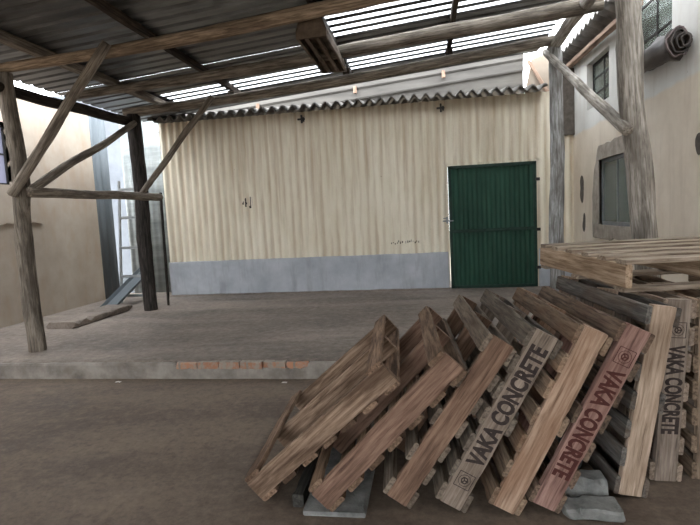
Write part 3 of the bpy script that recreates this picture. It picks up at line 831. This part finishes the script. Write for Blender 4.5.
PM = {
 1: pal_mats('p1', S(122,100,82), S(164,140,120), S(112,90,74), S(156,128,106), .7, S(62,44,32)),
 2: pal_mats('p2', S(116,90,76), S(150,122,104), S(104,84,68), S(140,116,96), .5, S(66,46,36)),
 3: pal_mats('p3', S(120,94,78), S(154,126,106), S(104,92,80), S(138,124,110), .45, S(66,48,38)),
 4: pal_mats('p4', S(126,112,100), S(164,148,134), S(104,94,84), S(140,128,114), .35, S(84,70,58)),
 5: pal_mats('p5', S(154,128,108), S(190,162,140), S(122,104,88), S(164,142,120), .45, S(120,82,56)),
 6: pal_mats('p6', S(144,112,102), S(178,144,132), S(96,82,70), S(136,116,98), .35, S(96,66,56)),
 7: pal_mats('p7', S(168,146,126), S(204,182,162), S(92,88,84), S(124,120,114), .4, S(112,90,72)),
 8: pal_mats('p8', S(142,128,116), S(176,160,146), S(136,120,106), S(172,154,138), .35, S(96,82,72)),
 9: pal_mats('p9', S(132,116,100), S(170,150,130), S(124,106,90), S(168,146,124), .4, S(84,70,58)),
 10: pal_mats('p10', S(158,134,110), S(198,174,150), S(150,134,118), S(192,176,158), .4, S(104,84,66)),
}
make_pallet(lean(-1.005, 2.425, .002, 3.2, 40.3), 'leftmost leaning pallet, lowest and most tilted, with rough split edges', PM[1], 2, 7, 11)
make_pallet(lean(-.628, 2.31, .030, 3.0, 45.8), 'brown leaning pallet second from the left, standing on a grey plank', PM[2], 2, 7, 22)
make_pallet(lean(-.264, 2.41, .002, 2.9, 55.8), 'reddish brown leaning pallet between the second one and the lettered grey one', PM[3], 5, 7, 33)
make_pallet(lean(.0, 2.395, .002, 3.4, 60.6), 'grey brown leaning pallet lettered upward along its edge, with yellowish top', PM[4], 7, 3, 44, (.24, .91, False, M['ink'], .15))
make_pallet(lean(.254, 2.382, .002, 3.3, 63.3), 'light orange tan leaning pallet with blank edge between two lettered ones', PM[5], 7, 3, 55)
make_pallet(lean(.446, 2.411, .004, 4.2, 62.8), 'pinkish red leaning pallet lettered downward along its edge', PM[6], 3, 7, 66, (.17, .76, True, M['ink_red'], .83))
make_pallet(lean(.897, 2.577, .004, 6.0, 80.4), 'pale tan nearly upright pallet with dark slats showing on its left side', PM[7], 7, 3, 77)
make_pallet(lean(1.135, 2.756, .002, 4.5, 86.0), 'grey upright pallet with faded lettering, behind the pale tan one', PM[8], 3, 7, 88, (.26, .74, True, M['ink'], .82))
make_pallet(lean(1.365, 2.80, .002, -1.0, 90.0), 'upright pallet at the right edge of the picture, cut by the frame', PM[9], 7, 3, 99)
make_pallet(lean(1.95, 2.85, .002, 1.0, 90.0), 'upright pallet under the far side of the flat top pallet', PM[9], 3, 7, 101)
# pallet lying flat on the upright ones
ps = math.radians(11); tilt = math.radians(1.5)
xd = Vector((-math.sin(ps)*math.cos(tilt), math.cos(ps)*math.cos(tilt), math.sin(tilt))); yd = Vector((-math.cos(ps), -math.sin(ps), 0)); zd = xd.cross(yd)
Mx = Matrix((xd, yd, zd)).transposed().to_4x4()
nl = Vector((1.066, 2.90, 1.004))           # near left bottom corner
Mx.translation = nl - yd * PW + zd * .18
make_pallet(Mx, 'pale pallet lying flat on top of the upright pallets', PM[10], 6, 3, 110, T=.18, PL=1.1)

# ------------------------------------------------------------------ odds on the floor
bm = bmesh.new(); board(bm, (-.665, 2.33, .001), (-.345, 3.25, .027), 'y', 5, rough=.003, chip=.01, n=16)
o = link('floor_plank', bm, M['block']); tag(o, 'grey plank lying flat under the foot of the second pallet', 'plank')
bm = bmesh.new(); board(bm, (-.735, 2.40, .001), (-.675, 3.5, .07), 'y', 6, rough=.004, chip=.01, n=16)
o = link('floor_timber', bm, M['timber_dark'] if False else wood('timber_grey', S(62,60,56), S(92,88,82), 'y', S(36,34,32), .4)); tag(o, 'dark grey timber lying between the first and second leaning pallets', 'timber')
bm = bmesh.new(); board(bm, (.615, 2.37, 0), (.875, 2.53, .055), 'x', 7, rough=.012, chip=.03, n=16, bev=.01)
o = link('concrete_block', bm, M['block']); tag(o, 'flat grey broken block on the floor in front of the dark slats', 'block')
bm = bmesh.new(); board(bm, (.625, 2.545, 0), (.86, 2.68, .11), 'x', 8, rough=.014, chip=.035, n=16, bev=.012)
o = link('concrete_block', bm, M['block']); tag(o, 'taller grey broken block behind the flat one, at the foot of the pale tan pallet', 'block')
bm = bmesh.new(); rings = []
for k in range(15):
    t = k / 14; ring = []
    for i in range(24):
        a = 2*PI*i/24; s = math.sin(PI*min(1,max(0,t)))**.45
        w = 1 + .12*noise.noise(Vector((math.cos(a)*2, math.sin(a)*2, t*4)))
        ring.append((.735 + .095*s*w*abs(math.cos(a))**.7*(1 if math.cos(a) >= 0 else -1), 2.72 + .40*t, .085 + .085*s*w*abs(math.sin(a))**.7*(1 if math.sin(a) >= 0 else -1)))
    rings.append(ring)
loft(bm, rings); recalc(bm); o = link('grey_sack', bm, M['sack'], smooth=True); tag(o, 'crumpled dark grey sack behind the broken blocks', 'sack')
for (x, y, lab) in ((-3.0, 4.33, 'small white paper scrap on the lower floor at the left'), (-1.33, 4.32, 'small white paper scrap below the exposed bricks of the step')):
    bm = bmesh.new(); g = [[bm.verts.new((x + .05*(i-1.5)/3, y + .035*(j-1)/2, .006 + .006*random.random())) for i in range(4)] for j in range(3)]
    for j in range(2):
        for i in range(3): bm.faces.new((g[j][i], g[j][i+1], g[j+1][i+1], g[j+1][i]))
    r_ = bmesh.ops.solidify(bm, geom=bm.faces[:], thickness=.001)
    o = link('paper_scrap', bm, M['paper']); tag(o, lab, 'litter')

# ------------------------------------------------------------------ outside
struct(quadbox('ground_outside', (-30, -30, -.12), (30, 40, -.06), M['ground']))
o = struct(quadbox('wall_outside_added', (-12, 12.2, 0), (-4.9, 12.4, 5.0), M['outw']))  # plain wall added beyond the gap to set its brightness and hide sky

# ------------------------------------------------------------------ light
w = bpy.data.worlds.new('sky'); SC.world = w; w.use_nodes = True
bg = w.node_tree.nodes['Background']; bg.inputs[0].default_value = (.90, .95, 1, 1); bg.inputs[1].default_value = 8.0
vs_ = SC.view_settings
SC.display_settings.display_device = 'sRGB'
vs_.view_transform = 'Standard'; vs_.look = 'None'; vs_.gamma = 1; vs_.exposure = 0.25; vs_.use_curve_mapping = False
SC.cycles.max_bounces = 8; SC.cycles.diffuse_bounces = 5
